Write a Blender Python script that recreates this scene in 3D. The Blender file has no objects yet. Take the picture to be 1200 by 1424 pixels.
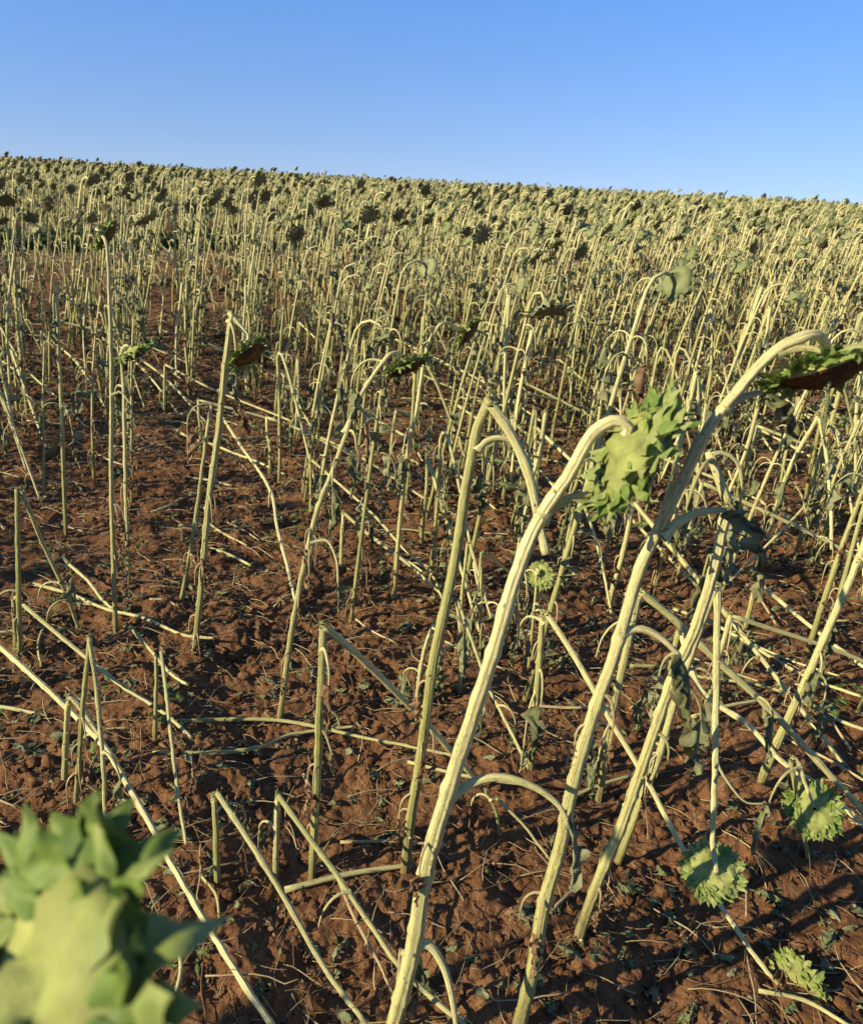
import bpy, math, random
import numpy as np
from mathutils import Vector, Matrix, Quaternion

# ---------------------------------------------------------------- camera, sky, sun
sc = bpy.context.scene
F = 1150.0                                   # focal length in photo pixels (photo is 1200 x 1424)
PITCH, ROLL, CAMH = math.radians(21.67), math.radians(3.1), 1.5
CAM = np.array([0.0, 0.0, CAMH])
cf = np.array([0, math.cos(PITCH), -math.sin(PITCH)])
r0 = np.array([1.0, 0, 0]); u0 = np.array([0, math.sin(PITCH), math.cos(PITCH)])
cr = r0*math.cos(ROLL) + u0*math.sin(ROLL)
cu = u0*math.cos(ROLL) - r0*math.sin(ROLL)
cam_d = bpy.data.cameras.new('camera'); cam = bpy.data.objects.new('camera', cam_d)
sc.collection.objects.link(cam); sc.camera = cam
cam.matrix_world = Matrix(((cr[0], cu[0], -cf[0], CAM[0]), (cr[1], cu[1], -cf[1], CAM[1]), (cr[2], cu[2], -cf[2], CAM[2]), (0, 0, 0, 1)))
cam_d.sensor_fit = 'HORIZONTAL'; cam_d.sensor_width = 24.0; cam_d.lens = 24.0*F/1200.0
cam_d.clip_start = 0.02; cam_d.clip_end = 3000
cam_d.dof.use_dof = True; cam_d.dof.focus_distance = 2.3; cam_d.dof.aperture_fstop = 6.3

SUN_EL, SUN_AZ = math.radians(24), math.radians(-116)     # azimuth measured from +Y towards +X
sund = np.array([math.sin(SUN_AZ)*math.cos(SUN_EL), math.cos(SUN_AZ)*math.cos(SUN_EL), math.sin(SUN_EL)])
world = bpy.data.worlds.new('World'); sc.world = world; world.use_nodes = True
nt = world.node_tree; bg = nt.nodes['Background']
sky = nt.nodes.new('ShaderNodeTexSky'); sky.sky_type = 'NISHITA'; sky.sun_disc = False
sky.sun_elevation = SUN_EL; sky.sun_rotation = SUN_AZ
sky.air_density = 1.0; sky.dust_density = 0.1; sky.ozone_density = 5.0; sky.altitude = 300
tc = nt.nodes.new('ShaderNodeTexCoord'); mp = nt.nodes.new('ShaderNodeMapping')
mp.inputs['Location'].default_value = (0, 0, 0.17); mp.inputs['Scale'].default_value = (1, 1, 1.35)
nt.links.new(tc.outputs['Generated'], mp.inputs['Vector']); nt.links.new(mp.outputs['Vector'], sky.inputs['Vector'])
hz = nt.nodes.new('ShaderNodeMix'); hz.data_type = 'RGBA'; hz.blend_type = 'MULTIPLY'; hz.inputs[0].default_value = 1.0
sx = nt.nodes.new('ShaderNodeSeparateXYZ'); nt.links.new(tc.outputs['Generated'], sx.inputs[0])
cr_ = nt.nodes.new('ShaderNodeValToRGB'); ce = cr_.color_ramp.elements      # how the hue changes with height above the horizon
ce[0].position = 0.0; ce[0].color = (1.24, 0.94, 0.82, 1); ce[1].position = 0.20; ce[1].color = (1.0, 1.18, 1.36, 1)
nt.links.new(sx.outputs[2], cr_.inputs[0]); nt.links.new(cr_.outputs[0], hz.inputs[7]); nt.links.new(sky.outputs['Color'], hz.inputs[6])
nt.links.new(hz.outputs[2], bg.inputs['Color'])
bg.inputs['Strength'].default_value = 0.115
ld = bpy.data.lights.new('sun', 'SUN'); ld.energy = 4.6; ld.angle = math.radians(0.5); ld.color = (1.0, 0.865, 0.61)
sun = bpy.data.objects.new('sun', ld); sc.collection.objects.link(sun)
sun.rotation_euler = Vector(sund).to_track_quat('Z', 'Y').to_euler(); sun.location = (-20, -20, 20)
sc.view_settings.view_transform = 'Standard'; sc.view_settings.look = 'None'
sc.view_settings.exposure = 0.85; sc.view_settings.gamma = 1.0
sc.cycles.max_bounces = 6; sc.cycles.diffuse_bounces = 4; sc.cycles.glossy_bounces = 1
sc.cycles.transmission_bounces = 2; sc.cycles.transparent_max_bounces = 4

# ---------------------------------------------------------------- noise and terrain
def _hash(ix, iy, seed):
    h = (ix.astype(np.int64)*374761393 + iy.astype(np.int64)*668265263 + seed*1442695041) & 0xffffffff
    h = ((h ^ (h >> 13))*1274126177) & 0xffffffff
    return ((h ^ (h >> 16)) & 0xffff)/65535.0
def vnoise(x, y, seed=0):
    ix = np.floor(x); iy = np.floor(y); fx = x-ix; fy = y-iy
    fx = fx*fx*(3-2*fx); fy = fy*fy*(3-2*fy)
    a = _hash(ix, iy, seed); b = _hash(ix+1, iy, seed); c = _hash(ix, iy+1, seed); d = _hash(ix+1, iy+1, seed)
    return (a*(1-fx)+b*fx)*(1-fy) + (c*(1-fx)+d*fx)*fy
def vor(x, y, seed=0):                        # distance to the nearest feature point: clods
    ix = np.floor(x); iy = np.floor(y); best = np.full(x.shape, 9.0)
    for dx in (-1, 0, 1):
        for dy in (-1, 0, 1):
            px = ix+dx+_hash(ix+dx, iy+dy, seed); py = iy+dy+_hash(ix+dx, iy+dy, seed+7)
            best = np.minimum(best, (px-x)**2+(py-y)**2)
    return np.sqrt(best)
def macro(x, y):
    d = np.hypot(x, y)
    return 0.12*np.clip((d-22)/45, 0, 1)**1.3 - 0.0009*np.clip(d-75, 0, None)**1.3
ROWA = math.radians(-17.0)                    # crop rows run a little left of straight away
def ground(x, y, fine=True):
    x = np.asarray(x, float); y = np.asarray(y, float)
    z = macro(x, y)
    w = x*math.cos(ROWA) - y*math.sin(ROWA)
    z = z + 0.012*np.cos(w*2*math.pi/0.75+1.0) + 0.05*(vnoise(x*1.1, y*1.1, 1)-0.5) + 0.035*(vnoise(x*3.7, y*3.7, 2)-0.5)
    if fine:
        wx = x + 0.05*vnoise(x*9, y*9, 21); wy = y + 0.05*vnoise(x*9, y*9, 22)
        m = np.clip((vnoise(x*2.3, y*2.3, 31)-0.35)*2.5, 0, 1)
        z = z + 0.034*(vnoise(wx*11, wy*11, 3)-0.5) + (0.003+0.018*m)*(0.5-vor(wx*13+.6*vnoise(wx*50, wy*50, 41), wy*13+.6*vnoise(wx*50, wy*50, 42), 4)).clip(0, 1)*1.6 - 0.020*np.abs(vnoise(wx*19, wy*19, 43)-0.5) - 0.012*np.abs(vnoise(wx*37, wy*37, 44)-0.5) + 0.014*m*(0.6-vor(wx*24, wy*24, 9)) \
              + (0.010+0.006*m)*(vnoise(wx*31, wy*31, 5)-0.5) + (0.003+0.006*m)*(0.6-vor(wx*45, wy*45, 6)) + 0.006*(vnoise(x*85, y*85, 8)-0.5)
    return z
def gz(x, y, fine=False): return float(ground(np.array([x]), np.array([y]), fine)[0])

# ---------------------------------------------------------------- picture measurements -> world
def ray(px, py): return cf + cr*((px-600)/F) + cu*((712-py)/F)
def gpt(px, py, up=0.0):
    d = ray(px, py); z = 0.0
    for _ in range(6):
        t = (z+up-CAMH)/d[2]; p = CAM+d*t; z = gz(p[0], p[1])
    return CAM + d*((z+up-CAMH)/d[2])
def zc_of(p): return float(np.dot(p-CAM, cf))
def at_y(px, py, y): d = ray(px, py); return CAM + d*(y/d[1])
def at_zc(px, py, zc): return CAM + ray(px, py)*zc

# ---------------------------------------------------------------- materials
def ramp(nt, pairs):
    n = nt.nodes.new('ShaderNodeValToRGB'); e = n.color_ramp.elements
    while len(e) > 1: e.remove(e[-1])
    e[0].position = pairs[0][0]; e[0].color = (*pairs[0][1], 1)
    for p, c in pairs[1:]:
        q = e.new(p); q.color = (*c, 1)
    return n
class NB:
    def __init__(s, name, rough=0.75, spec=0.25):
        s.m = bpy.data.materials.new(name); s.m.use_nodes = True; s.t = s.m.node_tree
        s.b = s.t.nodes['Principled BSDF']; s.b.inputs['Roughness'].default_value = rough
        s.b.inputs['Specular IOR Level'].default_value = spec
    def n(s, k, **kw):
        x = s.t.nodes.new(k)
        for a, v in kw.items(): setattr(x, a, v)
        return x
    def l(s, a, b): s.t.links.new(a, b)
    def attr(s, name): return s.n('ShaderNodeAttribute', attribute_name=name, attribute_type='GEOMETRY')
    def noise(s, scale, detail=3, vec=None, rough=0.6):
        x = s.n('ShaderNodeTexNoise'); x.inputs['Scale'].default_value = scale; x.inputs['Detail'].default_value = detail
        x.inputs['Roughness'].default_value = rough
        if vec is not None: s.l(vec, x.inputs['Vector'])
        return x
    def math(s, op, a, b=None):
        x = s.n('ShaderNodeMath', operation=op)
        for i, v in enumerate((a, b)):
            if v is None: continue
            if isinstance(v, (int, float)): x.inputs[i].default_value = v
            else: s.l(v, x.inputs[i])
        return x.outputs[0]
    def mix(s, fac, a, b, mode='MIX'):
        x = s.n('ShaderNodeMix', data_type='RGBA', blend_type=mode)
        if isinstance(fac, (int, float)): x.inputs[0].default_value = fac
        else: s.l(fac, x.inputs[0])
        for i, v in ((6, a), (7, b)):
            if isinstance(v, tuple): x.inputs[i].default_value = (*v, 1)
            else: s.l(v, x.inputs[i])
        return x.outputs[2]
    def bump(s, h, strength, dist):
        x = s.n('ShaderNodeBump'); x.inputs['Strength'].default_value = strength; x.inputs['Distance'].default_value = dist
        s.l(h, x.inputs['Height']); s.l(x.outputs[0], s.b.inputs['Normal'])
def m_stem(name, straw, green, brown, gshift=0.0):
    k = NB(name, 0.62, 0.3)
    fib = k.attr('fib'); tint = k.attr('tint'); oi = k.n('ShaderNodeObjectInfo')
    sep = k.n('ShaderNodeSeparateXYZ'); k.l(tint.outputs['Vector'], sep.inputs[0])
    mp = k.n('ShaderNodeMapping'); mp.inputs['Scale'].default_value = (4.2, 4.2, 3.0); k.l(fib.outputs['Vector'], mp.inputs[0])
    streak = k.noise(1.0, 5, mp.outputs[0])
    mp2 = k.n('ShaderNodeMapping'); mp2.inputs['Scale'].default_value = (1.3, 1.3, 26.0); k.l(fib.outputs['Vector'], mp2.inputs[0])
    blot = k.noise(1.0, 4, mp2.outputs[0], 0.7)
    mp3 = k.n('ShaderNodeMapping'); mp3.inputs['Scale'].default_value = (2.5, 2.5, 90.0); k.l(fib.outputs['Vector'], mp3.inputs[0])
    fleck = k.noise(1.0, 2, mp3.outputs[0], 0.7)
    g = k.math('ADD', k.math('MULTIPLY', k.math('SUBTRACT', 1.0, sep.outputs[1]), 0.75), k.math('MULTIPLY', streak.outputs[0], 0.7))
    g = k.math('ADD', g, k.math('MULTIPLY', oi.outputs['Random'], 0.30)); g = k.math('ADD', g, k.math('MULTIPLY', sep.outputs[0], 0.30))
    mr = k.n('ShaderNodeMapRange'); mr.inputs['From Min'].default_value = 0.62-gshift; mr.inputs['From Max'].default_value = 1.30-gshift
    k.l(g, mr.inputs['Value'])
    c = k.mix(mr.outputs[0], straw, green); st = ramp(k.t, [(0.36, (0.62, 0.60, 0.50)), (0.56, (1.1, 1.1, 1.1))]); k.l(streak.outputs[0], st.inputs[0]); c = k.mix(1.0, c, st.outputs[0], 'MULTIPLY')
    bl = ramp(k.t, [(0.53, (0, 0, 0)), (0.68, (1, 1, 1))]); k.l(blot.outputs[0], bl.inputs[0])
    c = k.mix(k.math('MULTIPLY', bl.outputs[0], 0.62), c, brown)
    fl = ramp(k.t, [(0.63, (0, 0, 0)), (0.69, (1, 1, 1))]); k.l(fleck.outputs[0], fl.inputs[0])
    c = k.mix(k.math('MULTIPLY', fl.outputs[0], 0.7), c, tuple(v*0.3 for v in brown))
    mp4 = k.n('ShaderNodeMapping'); mp4.inputs['Scale'].default_value = (1.6, 1.6, 14.0); mp4.inputs['Location'].default_value = (5, 3, 2); k.l(fib.outputs['Vector'], mp4.inputs[0])
    rot = k.noise(1.0, 5, mp4.outputs[0], 0.75); rr_ = ramp(k.t, [(0.62, (0, 0, 0)), (0.68, (1, 1, 1))]); k.l(rot.outputs[0], rr_.inputs[0])
    c = k.mix(k.math('MULTIPLY', rr_.outputs[0], 0.75), c, (0.085, 0.05, 0.025))
    # the lowest hand's breadth is soil-stained
    low = k.n('ShaderNodeMapRange'); low.inputs['From Min'].default_value = 0.02; low.inputs['From Max'].default_value = 0.14
    low.inputs['To Min'].default_value = 0.6; low.inputs['To Max'].default_value = 0.0; k.l(sep.outputs[1], low.inputs['Value'])
    c = k.mix(low.outputs[0], c, tuple(v*0.6 for v in brown))
    k.l(c, k.b.inputs['Base Color'])
    k.bump(k.math('ADD', streak.outputs[0], k.math('MULTIPLY', fleck.outputs[0], 0.4)), 0.8, 0.004)
    return k.m
def m_leaf(name, c1, c2, c3, rough=0.7, transl=0.12, each=0.32, edge=0.0):
    k = NB(name, rough, 0.25)
    tint = k.attr('tint'); oi = k.n('ShaderNodeObjectInfo'); sep = k.n('ShaderNodeSeparateXYZ'); k.l(tint.outputs['Vector'], sep.inputs[0])
    tco = k.n('ShaderNodeTexCoord')
    n1 = k.noise(26, 4, tco.outputs['Object']); n2 = k.noise(140, 3, tco.outputs['Object'])
    f = k.math('ADD', k.math('MULTIPLY', n1.outputs[0], 0.9), k.math('MULTIPLY', k.math('ADD', oi.outputs['Random'], k.math('MULTIPLY', sep.outputs[0], each/0.32)), 0.32 if each < .4 else .2))
    r = ramp(k.t, [(0.38, c1), (0.72, c2), (1.0, c3)]); k.l(f, r.inputs[0])
    c = k.mix(k.math('MULTIPLY', n2.outputs[0], 0.5), r.outputs[0], tuple(v*0.45 for v in c2))
    vein = ramp(k.t, [(0.0, (1, 1, 1)), (0.07, (0, 0, 0))]); k.l(sep.outputs[2], vein.inputs[0])
    c = k.mix(k.math('MULTIPLY', vein.outputs[0], 0.6), c, tuple(min(1, v*1.6+0.07) for v in c3))
    if edge:
        er = ramp(k.t, [(0.62, (0, 0, 0)), (1.0, (1, 1, 1))]); k.l(k.math('ADD', k.math('MULTIPLY', sep.outputs[2], 0.75), k.math('MULTIPLY', n1.outputs[0], 0.4)), er.inputs[0])
        c = k.mix(k.math('MULTIPLY', er.outputs[0], edge), c, (0.20, 0.12, 0.055))
    k.l(c, k.b.inputs['Base Color']); k.bump(n2.outputs[0], 0.5, 0.002)
    tr = k.n('ShaderNodeBsdfTranslucent'); k.l(c, tr.inputs['Color']); ms = k.n('ShaderNodeMixShader'); ms.inputs[0].default_value = transl
    k.l(k.b.outputs[0], ms.inputs[1]); k.l(tr.outputs[0], ms.inputs[2])
    k.l(ms.outputs[0], k.t.nodes['Material Output'].inputs['Surface'])
    return k.m
STEM = m_stem('stem_skin', (0.64, 0.585, 0.275), (0.32, 0.32, 0.105), (0.20, 0.125, 0.055))
DRYSTEM = m_stem('dry_stem_skin', (0.58, 0.46, 0.25), (0.42, 0.31, 0.13), (0.20, 0.10, 0.05))
LEAF = m_leaf('withered_leaf', (0.085, 0.105, 0.040), (0.160, 0.180, 0.075), (0.29, 0.29, 0.15), edge=0.3)
DEAD = m_leaf('dead_leaf', (0.08, 0.036, 0.018), (0.17, 0.090, 0.042), (0.30, 0.20, 0.10), edge=0.5)
BRACT = m_leaf('bract', (0.08, 0.14, 0.025), (0.19, 0.27, 0.05), (0.34, 0.36, 0.12), 0.6, 0.22, 0.75)
FRESH = m_leaf('green_weed', (0.04, 0.08, 0.015), (0.09, 0.15, 0.03), (0.16, 0.21, 0.06), 0.6, 0.2)
RECEP = m_leaf('receptacle', (0.15, 0.12, 0.05), (0.27, 0.30, 0.075), (0.46, 0.44, 0.15), 0.7, 0.0)
def m_seed():
    k = NB('seed_face', 0.85, 0.15); tco = k.n('ShaderNodeTexCoord'); oi = k.n('ShaderNodeObjectInfo')
    v = k.n('ShaderNodeTexVoronoi'); v.inputs['Scale'].default_value = 230; k.l(tco.outputs['Object'], v.inputs['Vector'])
    n = k.noise(22, 3, tco.outputs['Object'])
    a = ramp(k.t, [(0.35, (0.13, 0.068, 0.028)), (0.55, (0.25, 0.135, 0.042)), (0.75, (0.44, 0.26, 0.06))])
    k.l(k.math('ADD', n.outputs[0], k.math('MULTIPLY', k.math('SUBTRACT', oi.outputs['Random'], 0.5), 0.25)), a.inputs[0])
    d = ramp(k.t, [(0.0, (1, 1, 1)), (0.6, (0.35, 0.3, 0.3))]); k.l(v.outputs['Distance'], d.inputs[0])
    k.l(k.mix(1.0, a.outputs[0], d.outputs[0], 'MULTIPLY'), k.b.inputs['Base Color']); k.bump(v.outputs['Distance'], 1.0, 0.004)
    k.t.nodes['Bump'].invert = True
    return k.m
SEED = m_seed()
def m_soil():
    k = NB('red_soil', 0.95, 0.12); g = k.n('ShaderNodeNewGeometry'); P = g.outputs['Position']
    a = k.noise(1.3, 5, P); b = k.noise(17, 5, P, 0.7); c = k.noise(120, 4, P, 0.75)
    r = ramp(k.t, [(0.30, (0.088, 0.043, 0.019)), (0.48, (0.175, 0.086, 0.037)), (0.70, (0.28, 0.155, 0.073))])
    k.l(k.math('ADD', k.math('MULTIPLY', a.outputs[0], 0.45), k.math('MULTIPLY', b.outputs[0], 0.55)), r.inputs[0])
    cc = ramp(k.t, [(0.35, (0.62, 0.6, 0.6)), (0.62, (1.15, 1.12, 1.1))]); k.l(c.outputs[0], cc.inputs[0])
    k.l(k.mix(1.0, r.outputs[0], cc.outputs[0], 'MULTIPLY'), k.b.inputs['Base Color'])
    h = k.math('ADD', b.outputs[0], k.math('MULTIPLY', c.outputs[0], 0.35)); k.bump(h, 1.0, 0.02)
    return k.m
SOIL = m_soil()
DBRACT = m_leaf('dull_bract', (0.075, 0.095, 0.038), (0.13, 0.15, 0.062), (0.22, 0.23, 0.11), 0.7, 0.12)
DREC = m_leaf('dull_receptacle', (0.13, 0.155, 0.05), (0.21, 0.23, 0.085), (0.30, 0.29, 0.13), 0.7, 0.0)
DSEED = m_leaf('dull_seed_face', (0.10, 0.075, 0.035), (0.19, 0.15, 0.065), (0.30, 0.23, 0.09), 0.85, 0.0)
MATS = [STEM, DRYSTEM, LEAF, DEAD, BRACT, RECEP, SEED, FRESH, SOIL, DBRACT, DREC, DSEED]
iSTEM, iDRY, iLEAF, iDEAD, iBRACT, iREC, iSEED, iFRESH, iSOIL, iDBR, iDRC, iDSD = range(12)

# ---------------------------------------------------------------- mesh collecting
class G:
    def __init__(s): s.V = []; s.F = []; s.M = []; s.fib = []; s.tint = []; s.n = 0
    def add(s, V, quads, mat, fib=None, tint=None):
        V = np.asarray(V, float).reshape(-1, 3); q = np.asarray(quads, np.int64).reshape(-1, 4)
        s.V.append(V); s.F.append(q+s.n); s.M.append(np.full(len(q), mat, np.int32))
        s.fib.append(np.zeros_like(V) if fib is None else np.asarray(fib, float))
        s.tint.append(np.zeros_like(V) if tint is None else np.asarray(tint, float)); s.n += len(V)
    def arrays(s):
        return [np.concatenate(a) for a in (s.V, s.F, s.M, s.fib, s.tint)]
def link_mesh(name, V, Fq, M, fib, tint, smooth=True, origin=None):
    """quads; a quad whose last two indices are equal is a triangle"""
    tri = Fq[:, 2] == Fq[:, 3]
    used = np.unique(M); remap = np.zeros(len(MATS), np.int32)
    me = bpy.data.meshes.new(name)
    for i, u in enumerate(used): me.materials.append(MATS[u]); remap[u] = i
    if origin is not None: V = V-np.asarray(origin)
    me.vertices.add(len(V)); me.vertices.foreach_set('co', V.astype(np.float32).ravel())
    cnt = np.where(tri, 3, 4); mask = np.ones(Fq.shape, bool); mask[tri, 3] = False
    loops = Fq[mask].astype(np.int32); start = np.concatenate([[0], np.cumsum(cnt)[:-1]]).astype(np.int32)
    me.loops.add(len(loops)); me.loops.foreach_set('vertex_index', loops)
    me.polygons.add(len(cnt)); me.polygons.foreach_set('loop_start', start)
    me.polygons.foreach_set('material_index', remap[M])
    me.polygons.foreach_set('use_smooth', np.full(len(cnt), smooth))
    me.update(calc_edges=True)
    for nm, arr in (('fib', fib), ('tint', tint)):
        a = me.attributes.new(nm, 'FLOAT_VECTOR', 'POINT'); a.data.foreach_set('vector', arr.astype(np.float32).ravel())
    return me
def link(name, data, parent=None):
    o = bpy.data.objects.new(name, data); sc.collection.objects.link(o)
    if parent is not None: o.parent = parent
    return o
def build(name, g, parent=None, origin=None, smooth=True):
    return link(name, link_mesh(name, *g.arrays(), smooth=smooth, origin=origin), parent)

# ---------------------------------------------------------------- shapes
def unit(v): v = np.asarray(v, float); return v/(np.linalg.norm(v)+1e-12)
def catmull(P, n_per=6):
    P = np.asarray(P, float)
    if len(P) < 3:
        t = np.linspace(0, 1, n_per+1)[:, None]; return P[0]*(1-t)+P[-1]*t
    Q = np.vstack([2*P[0]-P[1], P, 2*P[-1]-P[-2]]); out = []
    for i in range(1, len(Q)-2):
        for t in np.linspace(0, 1, n_per, endpoint=False):
            a, b, c, d = Q[i-1], Q[i], Q[i+1], Q[i+2]
            out.append(0.5*((2*b)+(c-a)*t+(2*a-5*b+4*c-d)*t*t+(3*b-a-3*c+d)*t**3))
    out.append(P[-1]); return np.array(out)
def resample(P, step):
    d = np.concatenate([[0], np.cumsum(np.linalg.norm(np.diff(P, axis=0), axis=1))])
    n = max(2, int(round(d[-1]/step))+1); s = np.linspace(0, d[-1], n)
    return np.stack([np.interp(s, d, P[:, k]) for k in range(3)], 1)
def frames(P):
    T = np.gradient(P, axis=0); T /= np.linalg.norm(T, axis=1)[:, None]+1e-12
    a = np.array([0, 1.0, 0]) if abs(T[0][1]) < 0.9 else np.array([1.0, 0, 0])
    N = [unit(a-T[0]*np.dot(a, T[0]))]
    for i in range(1, len(P)):
        v = N[-1]-T[i]*np.dot(N[-1], T[i]); N.append(unit(v))
    N = np.array(N); return T, N, np.cross(T, N)
def tube(g, P, R, ns, mat, rib=0.0, rnd=0.5, v0=0.0, v1=1.0, rng=None, cap=True, lump=0.0, flat=1.0):
    P = np.asarray(P, float); n = len(P); R = np.asarray(R, float)*np.ones(n)
    T, N, B = frames(P)
    th = np.arange(ns)*2*math.pi/ns
    L = np.concatenate([[0], np.cumsum(np.linalg.norm(np.diff(P, axis=0), axis=1))])
    nr = 7 if rnd < .5 else 9; tws = np.linspace(0, rnd*1.5, n)[:, None]
    prof = 1+rib*(0.6*np.cos(nr*(th[None]+tws))-1.5*np.maximum(0, np.cos(nr*0.5*(th[None]+tws)+rnd*9))**8) if rib else np.ones((1, ns))
    rr = R[:, None]*prof
    if lump and rng is not None: rr = rr*(1+lump*(rng.random((n, ns))-0.5))
    V = P[:, None, :] + rr[:, :, None]*(np.cos(th)[None, :, None]*N[:, None, :] + flat*np.sin(th)[None, :, None]*B[:, None, :])
    V = V.reshape(-1, 3)
    i = np.arange(n-1)[:, None]*ns; k = np.arange(ns)[None, :]; k2 = (k+1) % ns
    Q = np.stack([i+k, i+k2, i+ns+k2, i+ns+k], -1).reshape(-1, 4)
    off = rnd*37.0
    fib = np.stack([np.tile(np.cos(th), n)+off, np.tile(np.sin(th), n)+off*0.7, np.repeat(L, ns)], 1)
    vv = np.interp(L, [0, L[-1]+1e-9], [v0, v1])
    tint = np.stack([np.full(n*ns, rnd), np.repeat(vv, ns), np.ones(n*ns)], 1)
    if cap:
        V = np.vstack([V, P[0], P[-1]]); fib = np.vstack([fib, fib[0], fib[-1]]); tint = np.vstack([tint, tint[0], tint[-1]])
        a = n*ns; kk = np.arange(ns); k3 = (kk+1) % ns
        Q = np.vstack([Q, np.stack([np.full(ns, a), k3, kk, kk], 1), np.stack([np.full(ns, a+1), (n-1)*ns+kk, (n-1)*ns+k3, (n-1)*ns+k3], 1)])
    g.add(V, Q, mat, fib, tint)
def sheet(g, P, mat, rnd, midz=None):
    """P: (nu, nv, 3) grid"""
    nu, nv = P.shape[:2]
    i = np.arange(nu-1)[:, None]*nv; j = np.arange(nv-1)[None, :]
    Q = np.stack([i+j, i+j+1, i+nv+j+1, i+nv+j], -1).reshape(-1, 4)
    t = np.abs(np.linspace(-1, 1, nv)) if midz is None else midz
    tint = np.stack([np.full(nu*nv, rnd), np.repeat(np.linspace(0, 1, nu), nv), np.tile(t, nu)], 1)
    g.add(P.reshape(-1, 3), Q, mat, None, tint)

def stem_radii(P, r_base, r_top, rng, node=True):
    L = np.concatenate([[0], np.cumsum(np.linalg.norm(np.diff(P, axis=0), axis=1))])
    t = L/(L[-1]+1e-9); R = r_base+(r_top-r_base)*t**1.2
    if node:
        s = rng.uniform(0.03, 0.1)
        while s < L[-1]:
            R = R*(1+rng.uniform(.08, .26)*np.exp(-((L-s)/rng.uniform(.006, .014))**2)); s += rng.uniform(0.06, 0.13)
    return R
def leaf_blade(g, p, d0, L, rng, lod, mat=iLEAF, wither=0.8):
    """a wilted heart-shaped blade that hangs from p, first heading d0"""
    nu, nv = {0: (19, 15), 1: (9, 7), 2: (5, 3), 3: (4, 3)}[lod]; rnd0 = rng.random()
    s = np.linspace(0, 1, nu); down = np.array([0, 0, -1.0])
    side = np.cross(d0, down)
    if np.linalg.norm(side) < 0.2: a = rng.uniform(0, 6.28); side = np.array([math.cos(a), math.sin(a), 0])
    side = unit(side); m = [np.asarray(p, float)]; d = unit(d0)
    sway = np.array([rng.uniform(-.3, .3), rng.uniform(-.3, .3), 0])
    for k in range(1, nu):
        d = unit(d + (down*0.9+sway*math.sin(k*1.3))*(5.0/nu)*wither); m.append(m[-1]+d*L/(nu-1))
    m = np.array(m); T, _, _ = frames(m)
    tw = rng.uniform(-1.5, 1.5)
    w = L*(0.66 if lod == 0 else 1)*rng.uniform(0.26, 0.44)*(0.75+0.25*abs(math.sin(rnd0*9)))*np.sin(math.pi*np.clip(s, 0.03, 0.985)**0.62)**0.75*(1-0.25*s)
    w = w*(1+0.16*np.sin(s*rng.uniform(14, 24)+rng.uniform(0, 6))+(0.10*np.sin(s*47+rng.uniform(0, 6)) if lod == 0 else 0))
    w[0] = L*0.05
    t = np.linspace(-1, 1, nv); P = np.zeros((nu, nv, 3))
    foldL, foldR = rng.uniform(0.75, 1.5, 2)*wither+0.1
    curl = rng.uniform(-0.2, 1.3)*wither
    for i in range(nu):
        sd = unit(side-T[i]*np.dot(side, T[i])); nm = np.cross(T[i], sd)
        if nm[2] < 0: nm = -nm
        a = tw*s[i]; b = sd*math.cos(a)+nm*math.sin(a); c = nm*math.cos(a)-sd*math.sin(a)
        for j in range(nv):
            f = (foldL if t[j] < 0 else foldR); q = abs(t[j]); ph = f+curl*q
            P[i, j] = m[i] + (b*math.copysign(1, t[j])*math.cos(ph) - c*math.sin(ph))*q*w[i]
    amp = L*(0.022 if lod == 0 else 0.07)*wither
    if lod <= 1:
        ss, tt = np.meshgrid(s, t, indexing='ij'); k1, k2, k3 = rng.uniform(0, 6, 3); rp = np.abs(tt)*wither*L*(0.075 if lod == 0 else .09)
        P[:, :, 0] += rp*np.sin(ss*21+tt*5+k1); P[:, :, 1] += rp*np.sin(ss*17-tt*6+k2); P[:, :, 2] += rp*1.2*np.sin(ss*25+k3)
    P += (rng.random(P.shape)-0.5)*amp*(np.abs(t)[None, :, None]*0.8+0.2)
    ed = (rng.random((nu, 2))-0.5)*L*0.08
    P[:, 0, 2] += ed[:, 0]; P[:, -1, 2] += ed[:, 1]
    sheet(g, P, mat, rng.random())
def petiole_path(p, out, L, rng, droop=1.0):
    d = unit(np.array([out[0], out[1], rng.uniform(0.5, 1.3)])); P = [np.asarray(p, float)]; n = 9
    k = rng.uniform(0.35, 0.6)*droop
    for i in range(n):
        d = unit(d+np.array([0, 0, -1])*k*(0.5+i/n)+rng.normal(0, 0.04, 3)); P.append(P[-1]+d*L/n)
    return np.array(P)
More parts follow.
